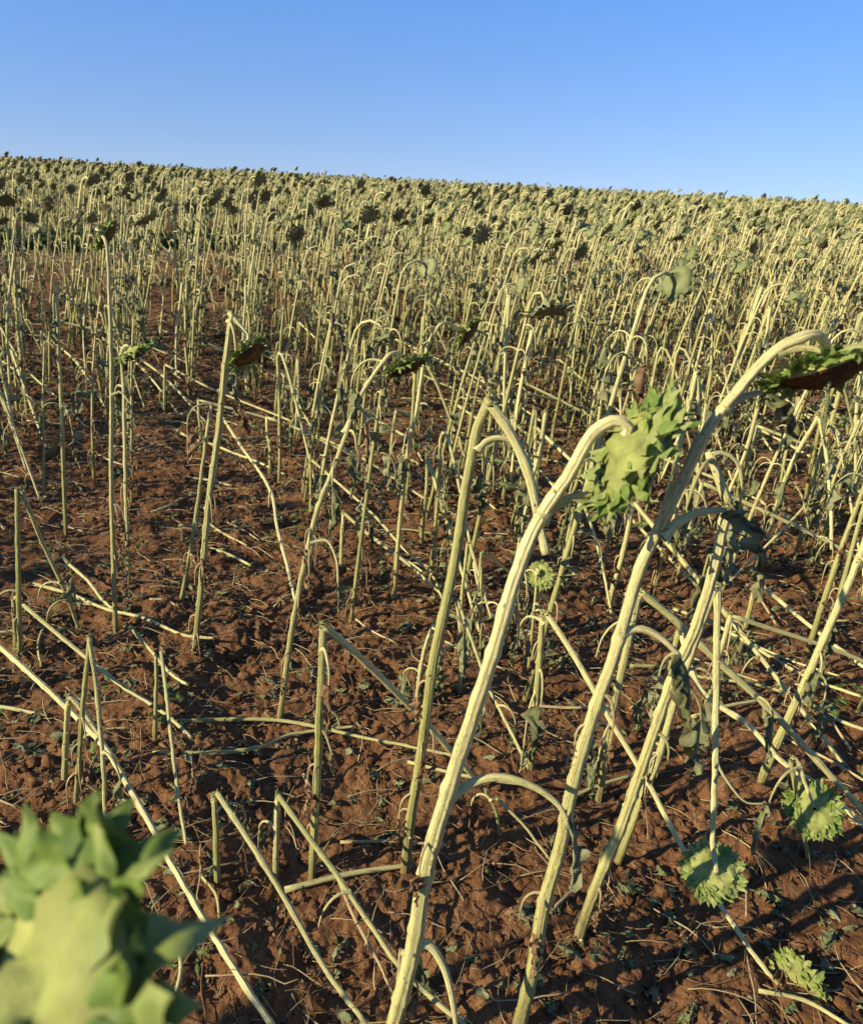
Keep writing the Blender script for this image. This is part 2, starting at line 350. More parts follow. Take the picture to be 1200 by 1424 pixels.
def head_shapes(c, a, R, rng, lod, neck_r, wild=0.0):
    """receptacle, seed face and bracts of a head centred at c (rim centre) whose face looks along a"""
    a = unit(a); x = unit(np.cross(a, [0.13, 0.2, 1.0])); y = np.cross(a, x)
    D = R*(rng.uniform(0.40, 0.5) if lod == 0 else rng.uniform(.5, .75))
    gr, gs, gb = G(), G(), G(); nth = {0: 56, 1: 20, 2: 10, 3: 8}[lod]
    th = np.arange(nth)*2*math.pi/nth; wob = 1+0.05*np.sin(th*2+rng.uniform(0, 6))+0.04*np.sin(th*3+rng.uniform(0, 6))
    warp = 0.10*R*np.sin(th*2+rng.uniform(0, 6))
    def ring(rad, dep): return c + a*(dep+warp*rad/R)[:, None] + (x[None]*np.cos(th)[:, None]+y[None]*np.sin(th)[:, None])*(rad*wob)[:, None]
    def lathe(g, prof, mat, rnd):
        V = []; n = len(prof)
        for (rad, dep, lump) in prof:
            if lod == 0: kk = rng.integers(3, 8, 3); q = sum(np.sin(th*k_+rng.uniform(0, 6)) for k_ in kk)/3+0.25*(rng.random(nth)-.5)
            else: q = rng.random(nth)-0.5
            V.append(ring(rad*(1+lump*q), dep+lump*R*0.5*q))
        V = np.array(V).reshape(-1, 3); i = np.arange(n-1)[:, None]*nth; k = np.arange(nth)[None, :]; k2 = (k+1) % nth
        Q = np.stack([i+k, i+k2, i+nth+k2, i+nth+k], -1).reshape(-1, 4)
        tint = np.stack([np.full(len(V), rnd), np.repeat(np.linspace(0, 1, n), nth), np.ones(len(V))], 1)
        g.add(V, Q, mat, None, tint)
    rnd = rng.random()
    if lod <= 1: back = [(neck_r*0.9, -D*1.1, 0), (neck_r*1.35, -D*0.92, .06), (neck_r*1.9, -D*0.72, .10), (R*0.40, -D*0.50, .16), (R*0.52, -D*0.44, .20), (R*0.64, -D*0.45, .20), (R*0.78, -D*0.38, .16), (R*0.9, -D*0.2, .10), (R, -D*.02, .03), (R*.99, R*0.05, .03), (R*0.93, R*0.08, 0)]
    else: back = [(neck_r, -D*1.05, 0), (R*0.4, -D*0.66, .1), (R, -D*0.05, .06), (R*0.93, R*0.07, 0)]
    lathe(gr, back, iREC if lod == 0 else iDRC, rnd)
    if lod == 0:
        face = [(R*0.95, R*0.06, 0.02)]+[(R*q, R*(0.06+0.30*math.cos(q*math.pi/2)), 0.035) for q in (0.9, .82, .74, .66, .58, .5, .42, .34, .26, .18, .1)]+[(0.001, R*0.35, 0)]
    elif lod == 1: face = [(R*0.95, R*0.06, 0.02)]+[(R*q, R*(0.06+0.15*math.cos(q*math.pi/2)), 0.05) for q in (0.8, .55, .3)]+[(0.001, R*0.2, 0)]
    else: face = [(R*0.95, R*0.05, 0.02), (R*0.55, R*0.18, 0.05), (0.001, R*0.2, 0)]
    lathe(gs, face, iSEED if lod == 0 else iDSD, rnd)
    rows = {0: [(1.0, 24, 0.06, .46), (0.98, 22, -.10, .52), (0.90, 20, -.24, .52), (0.78, 15, -.44, .46), (.60, 9, -.52, .38)], 1: [(1.0, 20, 0, .5), (0.9, 16, -.2, .5)], 2: [(1.0, 11, -.05, .5)], 3: [(1.0, 8, -.08, .5)]}[lod]
    nsg, nw = {0: (10, 7), 1: (5, 3), 2: (3, 3), 3: (2, 2)}[lod]
    for (q, n, dep, ln) in rows:
        for k in range(n):
            t0 = 2*math.pi*(k+rng.uniform(-.35, .35))/n; rad = x*math.cos(t0)+y*math.sin(t0); tan = np.cross(a, rad)
            p = c + rad*R*q*(1+0.05*math.sin(2*t0)) + a*(dep*D*1.0+R*0.02)
            L = R*ln*rng.uniform(0.7-.2*wild, 1.45+.35*wild)*(.86 if lod == 0 else .85 if lod == 1 else .62); W = R*(rng.uniform(0.13, 0.21)*(1+.35*wild) if lod == 0 else rng.uniform(.1, .17))*(1.9 if lod >= 2 else 1.0)
            d = unit(rad*rng.uniform(0.7, 1.1) - a*(rng.uniform(-0.45, 0.5) if q > .92 else rng.uniform(-.25, .12))+tan*rng.normal(0, .2)); bend = rng.uniform(-1.7, 1.5) if q > .92 else rng.uniform(-.9, 1.1); P = np.zeros((nsg+1, nw, 3)); m = p.copy()
            tw = rng.uniform(-.5, .5)*(1+2*wild); d = unit(d+rng.normal(0, .28, 3)*wild); bend *= 1+.9*wild
            for i in range(nsg+1):
                s = i/nsg; w = W*((0.7+1.0*s)*(1-s)**1.15*1.25+0.02) if lod == 0 else W*((1-s)**0.75)*(1+1.3*s)*0.95+W*0.015
                nn = unit(np.cross(d, tan)); tt = tan*math.cos(tw*s)+nn*math.sin(tw*s)
                for j in range(nw):
                    u = -1+2*j/(nw-1); P[i, j] = m+tt*u*w+nn*(abs(u)*w*(0.5 if k % 2 else .15)+(w*.22*math.sin(s*9+u*2.5+k*1.7) if lod == 0 else 0))
                d = unit(d - a*bend/nsg*0.8 + rng.normal(0, 0.08, 3)); m = m+d*L/nsg
            sheet(gb, P, iBRACT if lod == 0 else iDBR, rng.random(), np.full(nw, 1.0))
    return gr, gs, gb, c-a*D
def bez(p0, t0, p3, t3, n, k=0.4):
    L = np.linalg.norm(p3-p0)*k; p1 = p0+unit(t0)*L; p2 = p3-unit(t3)*L; t = np.linspace(0, 1, n)[:, None]
    return (1-t)**3*p0+3*(1-t)**2*t*p1+3*(1-t)*t*t*p2+t**3*p3
LODS = {0: 32, 1: 8, 2: 5, 3: 4}
STEPS = {0: 0.012, 1: 0.04, 2: 0.12, 3: 0.2}
def frayed(g, p, d, r, rng, mat):
    """torn fibres at a break"""
    for _ in range(9):
        a = unit(np.asarray(d)+rng.normal(0, 0.6, 3)); o = np.asarray(p)+rng.normal(0, r*0.5, 3)
        L = rng.uniform(.5, 2.8)*r; tube(g, np.array([o-a*L*.6, o+a*L*0.3, o+a*L+rng.normal(0, r*.2, 3)]), [r*.30, r*.16, r*.03], 4, mat, rnd=rng.random())

class Plant:
    """collects the shapes of one plant: list of (name, G, [(subname, G), ...])"""
    def __init__(s, lod, rng): s.parts = []; s.lod = lod; s.rng = rng
    def stem(s, P, rb, rt, name='stem', mat=iSTEM, v=(0, 1), fray_end=False, fray_start=False):
        g = G(); lod, rng = s.lod, s.rng
        P = resample(P, STEPS[lod]); R = stem_radii(P, rb, rt, rng, lod <= 1)
        if lod == 0: P = P+np.cumsum(rng.normal(0, 0.0006, P.shape), 0)*np.linspace(0, 1, len(P))[:, None]
        tube(g, P, R, LODS[lod], mat, rib=(0.07 if lod == 0 else 0), rnd=rng.random(), v0=v[0], v1=v[1], rng=rng, lump=(0.035 if lod == 0 else 0), cap=lod < 3)
        if lod == 0:
            for t in np.arange(0.05, 0.95, rng.uniform(0.07, 0.1)):        # leaf scars
                i = int(t*len(P)); a = rng.uniform(0, 6.28); T, N, B = frames(P[max(0, i-1):i+2]); o = N[0]*math.cos(a)+B[0]*math.sin(a)
                if rng.random() < 0.6: tube(g, np.array([P[i]+o*R[i]*.6, P[i]+o*R[i]*1.12+T[0]*R[i]*.25, P[i]+o*R[i]*1.25+T[0]*R[i]*.35]), [R[i]*.5, R[i]*.30, R[i]*.18], 6, mat, rnd=rng.random(), v0=.9, v1=.8)
        if lod <= 1 and fray_end: frayed(g, P[-1], P[-1]-P[-2], R[-1], rng, mat)
        if lod <= 1 and fray_start: frayed(g, P[0], P[0]-P[1], R[0], rng, mat)
        s.parts.append((name, g, [])); return P, R
    def leaf(s, path, L, pr=0.0035, dead=False, blade=True):
        g = G(); rng = s.rng; P = np.asarray(path, float)
        if s.lod >= 2: P = P[::3] if len(P) > 6 else P
        n = len(P); R = np.linspace(pr*1.25, pr*0.6, n); R[0] *= 1.7
        tube(g, P, R, {0: 8, 1: 5, 2: 4, 3: 3}[s.lod], iDRY if dead else iSTEM, rnd=rng.random(), v0=0.9, v1=0.7, cap=False)
        sub = []
        if blade:
            gb = G(); leaf_blade(gb, P[-1], P[-1]-P[-2], L, rng, s.lod, iDEAD if dead or rng.random() < .1 else iLEAF)
            sub = [('leaf_blade', gb)]
        s.parts.append(('leaf_stalk', g, sub))
    def head(s, c, a, R, neck_r, wild=0.0):
        gr, gs, gb, back = head_shapes(np.asarray(c, float), np.asarray(a, float), R, s.rng, s.lod, neck_r, wild)
        s.parts.append(('flower_head', gr, [('seed_disc', gs), ('bracts', gb)])); return back
    def merged(s):
        g = G()
        for _, a, sub in s.parts:
            for x in [a]+[b for _, b in sub]:
                for V, Fq, M, f, t in zip(x.V, x.F, x.M, x.fib, x.tint): pass
                V, Fq, M, f, t = x.arrays(); g.V.append(V); g.F.append(Fq+g.n); g.M.append(M); g.fib.append(f); g.tint.append(t); g.n += len(V)
        return g.arrays()
    def realise(s, loc, name='sunflower_plant'):
        e = link(name, None); e.location = Vector(loc); e.empty_display_size = 0.05
        for nm, g, sub in s.parts:
            o = build(nm, g, e, loc)
            for sn, sg in sub: build(sn, sg, o, loc)
        return e
def tag(o, label, cat='sunflower', group=None, kind=None):
    o['label'] = label
    o['category'] = cat
    if group: o['group'] = group
    if kind: o['kind'] = kind
    return o
def copy_tree(o, parent=None):
    c = o.copy(); sc.collection.objects.link(c); c.parent = parent
    for ch in list(o.children): copy_tree(ch, c)
    return c

# ---------------------------------------------------------------- setting: one sheet of soil to the horizon
def make_ground():
    rr = [0.0, 0.15, 0.35, 0.55]
    r = 0.75
    while r < 900: rr.append(r); r *= 1.0033 if r < 5 else (1.009 if r < 14 else (1.03 if r < 60 else 1.12))
    rr = np.array(rr); th = np.concatenate([np.arange(-38, 38, 0.125), np.arange(38, 322, 3.0)])*math.pi/180
    Rg, Tg = np.meshgrid(rr, th, indexing='ij'); X = Rg*np.sin(Tg); Y = Rg*np.cos(Tg)
    Z = ground(X, Y, False); m = Rg < 30; Zf = ground(X, Y, True); fade = np.clip((30-Rg)/10, 0, 1); Z = Z*(1-fade)+Zf*fade
    n, k = X.shape; V = np.stack([X, Y, Z], -1).reshape(-1, 3)
    i = np.arange(n-1)[:, None]*k; j = np.arange(k)[None, :]; j2 = (j+1) % k
    Q = np.stack([i+j, i+k+j, i+k+j2, i+j2], -1).reshape(-1, 4)
    me = link_mesh('ground', V, Q, np.full(len(Q), iSOIL, np.int32), np.zeros_like(V), np.zeros_like(V))
    o = link('ground', me); o['kind'] = 'structure'; o['label'] = 'bare red brown clodded soil of the sunflower field'; return o
make_ground()

# ---------------------------------------------------------------- the plants traced one by one
def persp(pts, z0, z1):
    """image points to world; camera depth runs from z0 to z1 as along a straight line"""
    p = np.array(pts, float); d = np.concatenate([[0], np.cumsum(np.linalg.norm(np.diff(p, axis=0), axis=1))]); t = d/d[-1]
    inv = (1-t)/z0+t/z1; return np.array([at_zc(a, b, 1/i) for (a, b), i in zip(p, inv)])
seedc = [100]
def traced(label, stand=None, r=0.012, rt=None, y=None, fall=None, fend='g', ground_fall=None, head=None, pets=(), nl=0, leafL=0.125, lod=0, dead=False, group=None, dead_n=0, cat=None, name=None, drymat=False):
    """stand: base to top in photo pixels, the base on the ground; fall: the broken-over part; ground_fall: a stem lying on the soil"""
    seedc[0] += 1; rng = np.random.default_rng(seedc[0]); pl = Plant(lod, rng); mat = iDRY if drymat else iSTEM
    r = r*0.76; rt = rt*0.62 if rt else r*0.66; tip = None; main = None
    if stand:
        b = gpt(*stand[0]) if y is None else None
        yy = b[1] if y is None else y
        W = np.array([at_y(px, py, yy) for px, py in stand])
        if y is None: W[0] = b; W[0][2] -= 0.04
        loc = W[0].copy(); main = catmull(W, 8); tip = W[-1]
        if not fall and head: pass
        elif fall: pl.stem(main, r, rt if not fall else (r+rt)/2, v=(0, 0.6), mat=mat, fray_end=True)
        else: pl.stem(main, r, rt, fray_end=True, mat=mat)
    if ground_fall:
        pts = catmull(np.array([[a, b, 0] for a, b in ground_fall], float), 5)[:, :2]
        W = np.array([gpt(a, b, r*1.0) for a, b in pts]); W[:, 2] += 0.008
        # keep the stalk stiff: smooth its height
        k = np.polyfit(np.arange(len(W)), W[:, 2], 1); W[:, 2] = np.polyval(k, np.arange(len(W)))+0.01
        loc = W[0].copy(); loc[2] -= r; main = W; tip = W[-1]; pl.stem(W, r, rt, fray_end=True, fray_start=True, mat=mat, v=(0.35, 1))
    if fall:
        z0 = zc_of(tip) if tip is not None else zc_of(gpt(*fall[0], 0.02))
        z1 = zc_of(gpt(*fall[-1], 0.015)) if fend == 'g' else (z0 if fend is None else fend)
        W2 = persp(fall, z0, z1)
        if stand is None: loc = W2[0].copy()
        P2 = catmull(W2, 8)
        if not head: pl.stem(P2, (r+rt)/2, rt, name='broken_stem', v=(0.6, 1), fray_start=True, mat=mat)
        main2 = P2
    if head:
        hx, hy, R, a, dz = head; src = main2 if fall else main; zc = zc_of(src[-1])+dz; c = at_zc(hx, hy, zc); a = unit(a)
        back = pl.head(c, a, R, rt*1.1)
        nk = bez(src[-1], src[-1]-src[-2], back+a*R*0.06, a, 14)
        full = np.vstack([src, nk[1:]]); pl.stem(full, (r+rt)/2 if fall else r, rt*0.85, name='broken_stem' if fall else 'stem', v=((0.6 if fall else 0), 1), fray_start=bool(fall), mat=mat)
    for q in pets:
        pts, L = q[0], q[1]; zz = zc_of(main[np.argmin([abs((at_zc(pts[0][0], pts[0][1], zc_of(m))-m) @ (at_zc(pts[0][0], pts[0][1], zc_of(m))-m)) for m in main])])
        dz = q[2] if len(q) > 2 else 0.0
        W = persp(pts, zz, zz+dz); pl.leaf(resample(catmull(W, 6), 0.012), L, pr=q[3] if len(q) > 3 else 0.006, blade=L > 0)
    allp = main2 if (fall and stand is None) else main
    nl += 0 if nl < 0 else 3 if stand and stand[0][0] > 380 else 1; dead_n += 5 if stand else 0
    for i in range(max(nl, 0)):
        src = main2 if (fall and rng.random() < .5) else allp; k = int(rng.uniform(.35, .97)*len(src)); a = rng.uniform(0, 6.28)
        if src[min(k, len(src)-1)][2] < 0.12: continue
        pl.leaf(petiole_path(src[min(k, len(src)-1)], (math.cos(a), math.sin(a)), rng.uniform(.07, .16), rng, rng.uniform(.8, 1.5)), leafL*rng.uniform(.6, 1.2), pr=.0032, blade=rng.random() < .8)
    for i in range(dead_n):
        k = int(rng.uniform(.03, .45)*len(allp)); a = rng.uniform(0, 6.28)
        if allp[k][2] < 0.09: continue
        pl.leaf(petiole_path(allp[k], (math.cos(a), math.sin(a)), rng.uniform(.05, .11), rng, 2.2), leafL*rng.uniform(.35, .8), pr=.0022, dead=True, blade=rng.random() < .7)
    e = pl.realise(loc, name or ('fallen_sunflower_stalk' if ground_fall else 'broken_sunflower' if fall else 'sunflower_plant'))
    tag(e, label, cat or ('fallen stalk' if ground_fall else 'broken sunflower' if fall else 'sunflower'), group); return e
#TRACED_BEGIN
RT, DN = cr, -cu
traced('thickest foreground stalk arching over with a big green flower head', [(528,1480),(548,1424),(572,1330),(597,1190),(650,1010),(690,880),(715,790),(745,715),(790,645),(812,602),(832,580),(852,573),(866,581)], nl=-1, r=.0195, rt=.0145,
  head=(880,630,.074,cr*.84+cf*.20-cu*.50,.02), pets=[([(618,1122),(640,1100),(670,1084),(705,1082),(745,1096),(775,1118),(788,1140)],.13,-.02,.007), ([(572,1322),(585,1313),(600,1317),(617,1345),(628,1385),(636,1440)],0,.0,.007), ([(752,722),(775,702),(800,690),(822,688)],.07,.0,.007)])
traced('long leaning foreground stalk whose wide flat head points down at the right edge', [(718,1432),(740,1350),(753,1267),(777,1177),(795,1090),(815,1020),(845,930),(870,850),(893,780),(935,690),(985,590),(1020,545),(1058,502),(1085,480),(1115,468)], nl=-1, r=.0165, rt=.0118,
  head=(1150,512,.068,-cu*.97+cr*.22-cf*.12,.02), pets=[([(1005,570),(1030,553),(1060,545)],.10,0,.006), ([(920,747),(945,725),(975,712),(1008,709)],.17,0,.007), ([(862,884),(885,874),(915,884),(945,912)],.12,0,.006), ([(1080,492),(1110,484),(1140,487),(1150,500)],.05,-.02,.005)])
traced('long straight stalk leaning right across the lower right soil, its thin top broken', [(800,1306),(830,1230),(860,1160),(885,1090),(912,1010),(937,940),(960,890),(985,817),(1000,750),(1012,700)], r=.0145, rt=.010, fall=[(1012,700),(1000,665),(985,628)], fend=None, nl=2)
traced('snapped stalk whose top hangs straight down with a small green head', [(855,1202),(890,1115),(917,1050),(940,965),(966,890),(992,820)], r=.012, rt=.009, fall=[(998,816),(997,900),(996,1000),(993,1100),(991,1165)], fend=1.62,
  head=(991,1212,.046,cf*.80-cu*.55+cr*.05,.0), pets=[([(996,1060),(1010,1085),(1035,1115),(1060,1118)],.06,0,.003)], nl=1)
traced('green stub folded over into a long stalk running down to the bottom right head', [(738,1068),(748,960),(758,854)], r=.0125, rt=.0085, fall=[(760,853),(800,915),(850,1005),(897,1083),(953,1187),(1000,1260),(1065,1352)],
  head=(1108,1372,.055,cr*.75+cf*.5+cu*.1,.0), nl=3, pets=[([(745,960),(735,990),(728,1040)],.08,0,.003)])
traced('snapped stalk behind the long leaning one, its top falling to the right edge', [(832,1112),(855,970),(888,826)], r=.014, rt=.0115, fall=[(890,822),(943,867),(1000,922),(1060,977),(1130,1052),(1200,1127),(1250,1175)], nl=2, dead_n=1)
traced('snapped stalk with a top slanting down to the right below a parallel one', [(905,1022),(925,950),(944,878)], r=.012, rt=.0105, fall=[(946,880),(975,960),(1040,1008),(1090,1062),(1143,1098),(1200,1148),(1240,1180)], pets=[([(1143,1098),(1150,1140),(1140,1200),(1130,1260)],.09,0,.006)])
traced('pale stalk lying behind the upright broken top, pointing to the right edge', None, r=.009, ground_fall=[(933,853),(987,873),(1077,920),(1120,947),(1210,987)])
traced('stalk bent down at knee height toward the right edge', [(1036,872),(1050,817)], r=.012, rt=.009, fall=[(1060,815),(1113,860),(1147,887),(1215,940)], nl=1)
traced('thick leaning stalk cut off by the right edge of the picture', [(1053,1092),(1085,1023),(1120,947),(1147,883),(1180,807),(1205,742),(1240,650)], r=.015, rt=.012, nl=1, dead_n=1)
traced('stalk folded in a sharp peak at the right with a thin arched leaf stalk', [(1050,790),(1067,748),(1087,677),(1112,622),(1137,581)], r=.012, rt=.010, fall=[(1139,581),(1150,640),(1156,720),(1158,765)], fend=None, pets=[([(1088,675),(1100,672),(1115,690),(1125,740)],.07,0,.004)])
traced('upright stalk standing just behind the sharply folded one at the right', [(1064,762),(1080,700),(1095,620),(1113,545),(1125,470)], r=.010, lod=1, nl=2)
traced('stalk leaning to the right edge beside a dried dark hanging head', [(1108,750),(1150,690),(1167,647),(1200,573),(1230,500)], r=.012, lod=1, nl=2, pets=[([(1150,690),(1140,700),(1132,715)],.09,0,.004)])
traced('tall stalk folded to a peak in the centre, its top falling right', [(562,1210),(572,1130),(580,1080),(590,1000),(600,920),(612,860),(625,800),(647,680),(663,610),(680,562)], r=.0145, rt=.012, fall=[(682,562),(710,602),(733,652),(752,722),(765,772)], fend=None, pets=[([(664,628),(675,614),(692,609),(712,614),(730,640)],.10,0,.006)], dead_n=3)
traced('slender bowed stalk ending in a flat brown head at the centre', [(386,1007),(400,920),(415,835),(440,722),(470,642),(500,562),(525,520),(542,498)], r=.0115, rt=.009, head=(566,508,.052,-cu*.93+cr*.4+cf*.05,.02), pets=[([(478,602),(490,577),(503,567),(508,590)],.10,0,.0045),([(432,755),(455,752),(468,780),(470,810)],.09,0,.004),([(520,530),(527,523),(533,530)],.09,0,.004)], dead_n=2)
traced('upright stalk right of the slender bowed one, with a curled brown head on top', [(547,832),(557,722),(570,620),(583,563),(597,482),(610,455)], r=.0115, head=(650,462,.055,cr*.75-cu*.6-cf*.1,.05), lod=0, nl=4, dead_n=2)
traced('green stub in the lower centre with a flattened stalk folding down to the right', [(433,1216),(440,1100),(446,960),(450,873)], r=.0115, rt=.010, fall=[(450,871),(490,905),(540,953),(583,997),(630,1050),(668,1090)], pets=[([(441,1010),(452,1020),(462,1050)],.05,0,.003)], dead_n=2)
traced('pale stalk lying flat left of the green stub, its end bent up', None, r=.008, ground_fall=[(213,1053),(343,1052),(400,1032),(488,1016)])
traced('thin pale stalk lying across the centre soil', None, r=.0075, ground_fall=[(240,1003),(330,1008),(400,1015),(480,1030),(560,1043),(640,1056)])
traced('fallen stalk slanting from the left edge with a forked tip', [(20,905),(20,833)], r=.0105, fall=[(21,831),(90,890),(153,940),(205,975),(236,998),(264,1024)], nl=2)
traced('longest fallen stalk running from the left edge behind the blurred head', [(-30,960),(-28,880)], r=.0115, fall=[(-28,878),(0,900),(57,950),(110,1000),(150,1043),(183,1097),(227,1173),(263,1233),(333,1350),(383,1424),(400,1450)], nl=2)
traced('short stub beside the longest fallen stalk with a folded pale top', [(86,1092),(95,968)], r=.0105, fall=[(96,966),(125,1000),(150,1045)], fend=None, dead_n=1)
traced('thin stub at the left folded double so both halves stand nearly upright', [(102,1116),(115,980),(122,888)], r=.0085, fall=[(124,886),(135,960),(145,1060),(152,1172)], dead_n=1)
traced('thin folded stalk between two fallen ones, its top reaching down to the blurred head', [(213,1032),(220,912)], r=.0075, fall=[(224,906),(233,980),(243,1070),(258,1180)], dead_n=2)
traced('short green stub with a thick pale stalk slanting to the bottom edge', [(302,1228),(300,1110)], r=.0095, fall=[(302,1103),(340,1160),(400,1255),(450,1340),(515,1430)])
traced('short green stub with a pale stalk falling behind the thickest stem', [(383,1212),(385,1108)], r=.0095, fall=[(386,1105),(430,1165),(475,1225),(520,1290),(555,1340),(600,1385),(650,1425)], pets=[([(475,1225),(478,1240),(470,1262)],.05,0,.002)])
traced('thin brown dead stalk leaning beside the foot of the thickest stem', None, r=.005, ground_fall=[(470,1233),(495,1290),(520,1340),(543,1392)], drymat=True)
traced('red brown dry stalk standing tight against the foot of the thickest stem', [(540,1440),(552,1380),(560,1318)], r=.007, drymat=True)
traced('short leaning stub just left of the tall peaked stalk', [(577,985),(587,917),(603,868)], r=.009)
traced('pale stalk falling steeply beside the thickest stem, split from a leafy stub', [(640,960),(641,890),(636,838)], r=.0085, fall=[(637,836),(663,910),(680,957),(713,1027),(735,1076)], nl=2)
traced('thin standing pair of pieces, the right one bent beside the thickest stem', [(640,905),(643,830),(652,757)], r=.008, fall=[(654,756),(668,805),(685,860)], fend=None, nl=1)
traced('thin broken piece crossing behind the thickest stem', [(668,920),(670,830),(670,770)], r=.0065, fall=[(672,768),(710,797),(750,830),(790,856)], nl=2)
traced('long fallen stalk crossing the centre to the foot of the peaked stalk', [(432,720),(432,642)], r=.0095, fall=[(434,640),(517,713),(557,757),(600,797),(618,835)], nl=2)
traced('thick fallen stalk below and parallel to the one crossing the centre', [(474,790),(477,715)], r=.011, fall=[(478,713),(517,747),(567,785),(615,829)], nl=1)
traced('fallen stalk slanting high at the left edge', [(-5,560),(-4,452)], r=.011, lod=1, fall=[(-2,450),(37,513),(80,553),(118,592)], nl=1)
traced('long fallen stalk starting under the green rosette head at the left', [(228,570),(229,509)], r=.011, lod=1, fall=[(230,507),(300,543),(397,582),(450,605)], nl=2)
traced('bowed fallen stalk curving down in front of the peaked left stem', [(300,660),(303,575)], r=.012, lod=0, fall=[(305,573),(333,617),(373,677),(385,735),(400,790),(412,845)], nl=2)
traced('fallen stalk with a cut pale end lying behind the peaked left stem', None, r=.011, lod=1, ground_fall=[(247,602),(277,618),(320,632),(397,662)])
traced('tall left stem broken at a peak with a dark yellow edged head beside it', [(268,912),(278,830),(288,700),(300,600),(308,520),(318,436)], r=.0125, rt=.010, fall=[(319,434),(332,450),(345,466)], fend=None, head=(345,492,.050,cr*.62-cu*.75-cf*.12,-.02), pets=[([(303,545),(320,545),(332,555)],.12,0,.005),([(294,650),(305,635),(322,632)],.05,0,.004)], dead_n=4)
traced('slim stalk leaning just left of the peaked left stem', [(248,838),(262,780),(276,690),(287,610),(296,560)], r=.0095, dead_n=2, nl=1)
traced('straight upright left stalk with a broad green rosette head beside its top', [(160,882),(156,700),(155,560),(153,440),(149,345)], r=.0105, head=(147,327,.045,cr*.7-cu*.5+cf*.2,.05), pets=[([(156,550),(168,545),(180,560)],.08,0,.004)], dead_n=1)
traced('straight green stalk topped by a ragged green rosette head at the left', [(178,812),(174,650),(172,515),(170,495)], r=.0105, head=(186,490,.058,cf*.35-cu*.85+cr*.4,-.03), dead_n=2)
traced('thin upright stalk behind the pair of straight left stalks', [(182,700),(183,600),(183,510),(186,440)], r=.009, lod=1, nl=1)
traced('slightly bowed upright stalk near the left edge', [(91,742),(86,600),(80,470),(77,392)], r=.0115, rt=.009, nl=3, dead_n=1, lod=0)
traced('slim upright stalk at the left with a hooked leaf stalk on top', [(60,692),(60,560),(62,475)], r=.009, pets=[([(61,480),(66,474),(74,482)],.08,0,.004)], lod=1)
traced('upright stub at the left edge with its top folded down to a pale peak', [(25,912),(27,790),(28,682)], r=.0105, fall=[(30,681),(57,750),(85,812),(110,875)], nl=3, dead_n=2)
traced('thin stalk falling from the left edge toward the folded stub', [(-20,640),(-12,530)], r=.011, fall=[(-10,520),(8,570),(20,603),(37,655)], nl=1, lod=1)
traced('cut stub standing behind the thickest stem, pale top', [(700,905),(712,830),(722,760),(735,690)], r=.010, nl=2, dead_n=2)
traced('slim leaning stalk right of the thickest stem bearing a yellow edged small head', [(838,790),(850,735),(862,690),(875,650)], r=.0095, head=(893,728,.028,cf*.2-cu*.8+cr*.3,.04), lod=0)
traced('leaning stalk behind the big green flower head', [(905,830),(925,760),(945,700),(965,650),(985,560)], r=.010, nl=3, dead_n=2)
traced('short bare leaning stick standing alone on the soil at the right', [(1006,632),(1020,605),(1032,575)], r=.011, lod=1)
traced('short bare leaning stick close to a longer one at the right', [(1025,612),(1042,580),(1052,550)], r=.012, lod=1, nl=1)
traced('snapped stalk right of the big green head with a leafy tangle at its foot', [(776,820),(790,745),(806,690)], r=.009, fall=[(807,688),(825,740),(840,800),(850,860)], nl=3)
traced('dead leaning stem with brown rags left of the peaked centre stalk', [(500,830),(505,740),(512,660),(520,600)], r=.008, nl=3, dead_n=3, drymat=True)
traced('hairy green head lying low on the soil at the right edge behind fallen stalks', [(1132,1200),(1112,1120),(1100,1055)], r=.007, fall=[(1101,1053),(1110,1060),(1118,1085)], fend=None, head=(1132,1126,.050,cf*.75-cu*.3+cr*.3,.02))
traced('small leafy stalk with withered leaves hanging at the centre bottom', [(700,1165),(690,1130),(675,1098)], r=.006, fall=[(690,1110),(730,1150),(765,1195)], nl=3)
traced('stalk with dark leafy clump right of the thickest stem', [(735,930),(742,860),(748,790)], r=.008, nl=3, head=(752,800,.036,cr*.3+cf*.8,.02))

traced('pale stalk lying between two stubs on the left soil', None, r=.0085, ground_fall=[(48,815),(90,832),(150,853),(200,866),(262,888),(300,897)])
traced('blotched stalk lying up against the straight left stem', None, r=.0085, ground_fall=[(88,780),(118,810),(140,835),(160,852)])
traced('dark blotched stalk lying behind the thin folded stalk', None, r=.008, ground_fall=[(183,882),(200,900),(215,915),(240,945),(262,962)])
traced('crossing pale stalk lying under the long leaning foreground stalk', None, r=.008, ground_fall=[(876,930),(920,935),(975,950),(1040,958),(1085,968)])
traced('thin stalk lying across bare soil by the sharply folded stalk', None, r=.006, ground_fall=[(1028,895),(1075,915),(1135,935),(1165,948)])
traced('lower stalk lying at the right edge under the fallen tops', None, r=.009, ground_fall=[(1080,960),(1120,985),(1165,1010),(1215,1026)])
#TRACED_END

# blurred head close to the lens, bottom left
def near_head():
    rng = np.random.default_rng(7); pl = Plant(0, rng); c = at_zc(62, 1430, 0.33); a = unit(cr*0.62+cf*0.70-cu*0.34)
    back = pl.head(c, a, 0.061, 0.012, .5)
    p0 = at_zc(-420, 1600, 0.45); base = np.array([p0[0]-0.10, p0[1]-0.05, gz(p0[0]-.1, p0[1]-.05)-.04])
    m = [base, base*0.5+p0*0.5+np.array([-.02, 0, 0]), p0, at_zc(-250, 1420, .36)]
    P = catmull(m, 8); nk = bez(P[-1], unit(back-P[-1])+cu*0.8, back+a*.006, a, 16, .45); pl.stem(np.vstack([P, nk[1:]]), .018, .012)
    e = pl.realise(base); tag(e, 'out of focus green flower head close to the lens in the bottom corner'); return e
near_head()

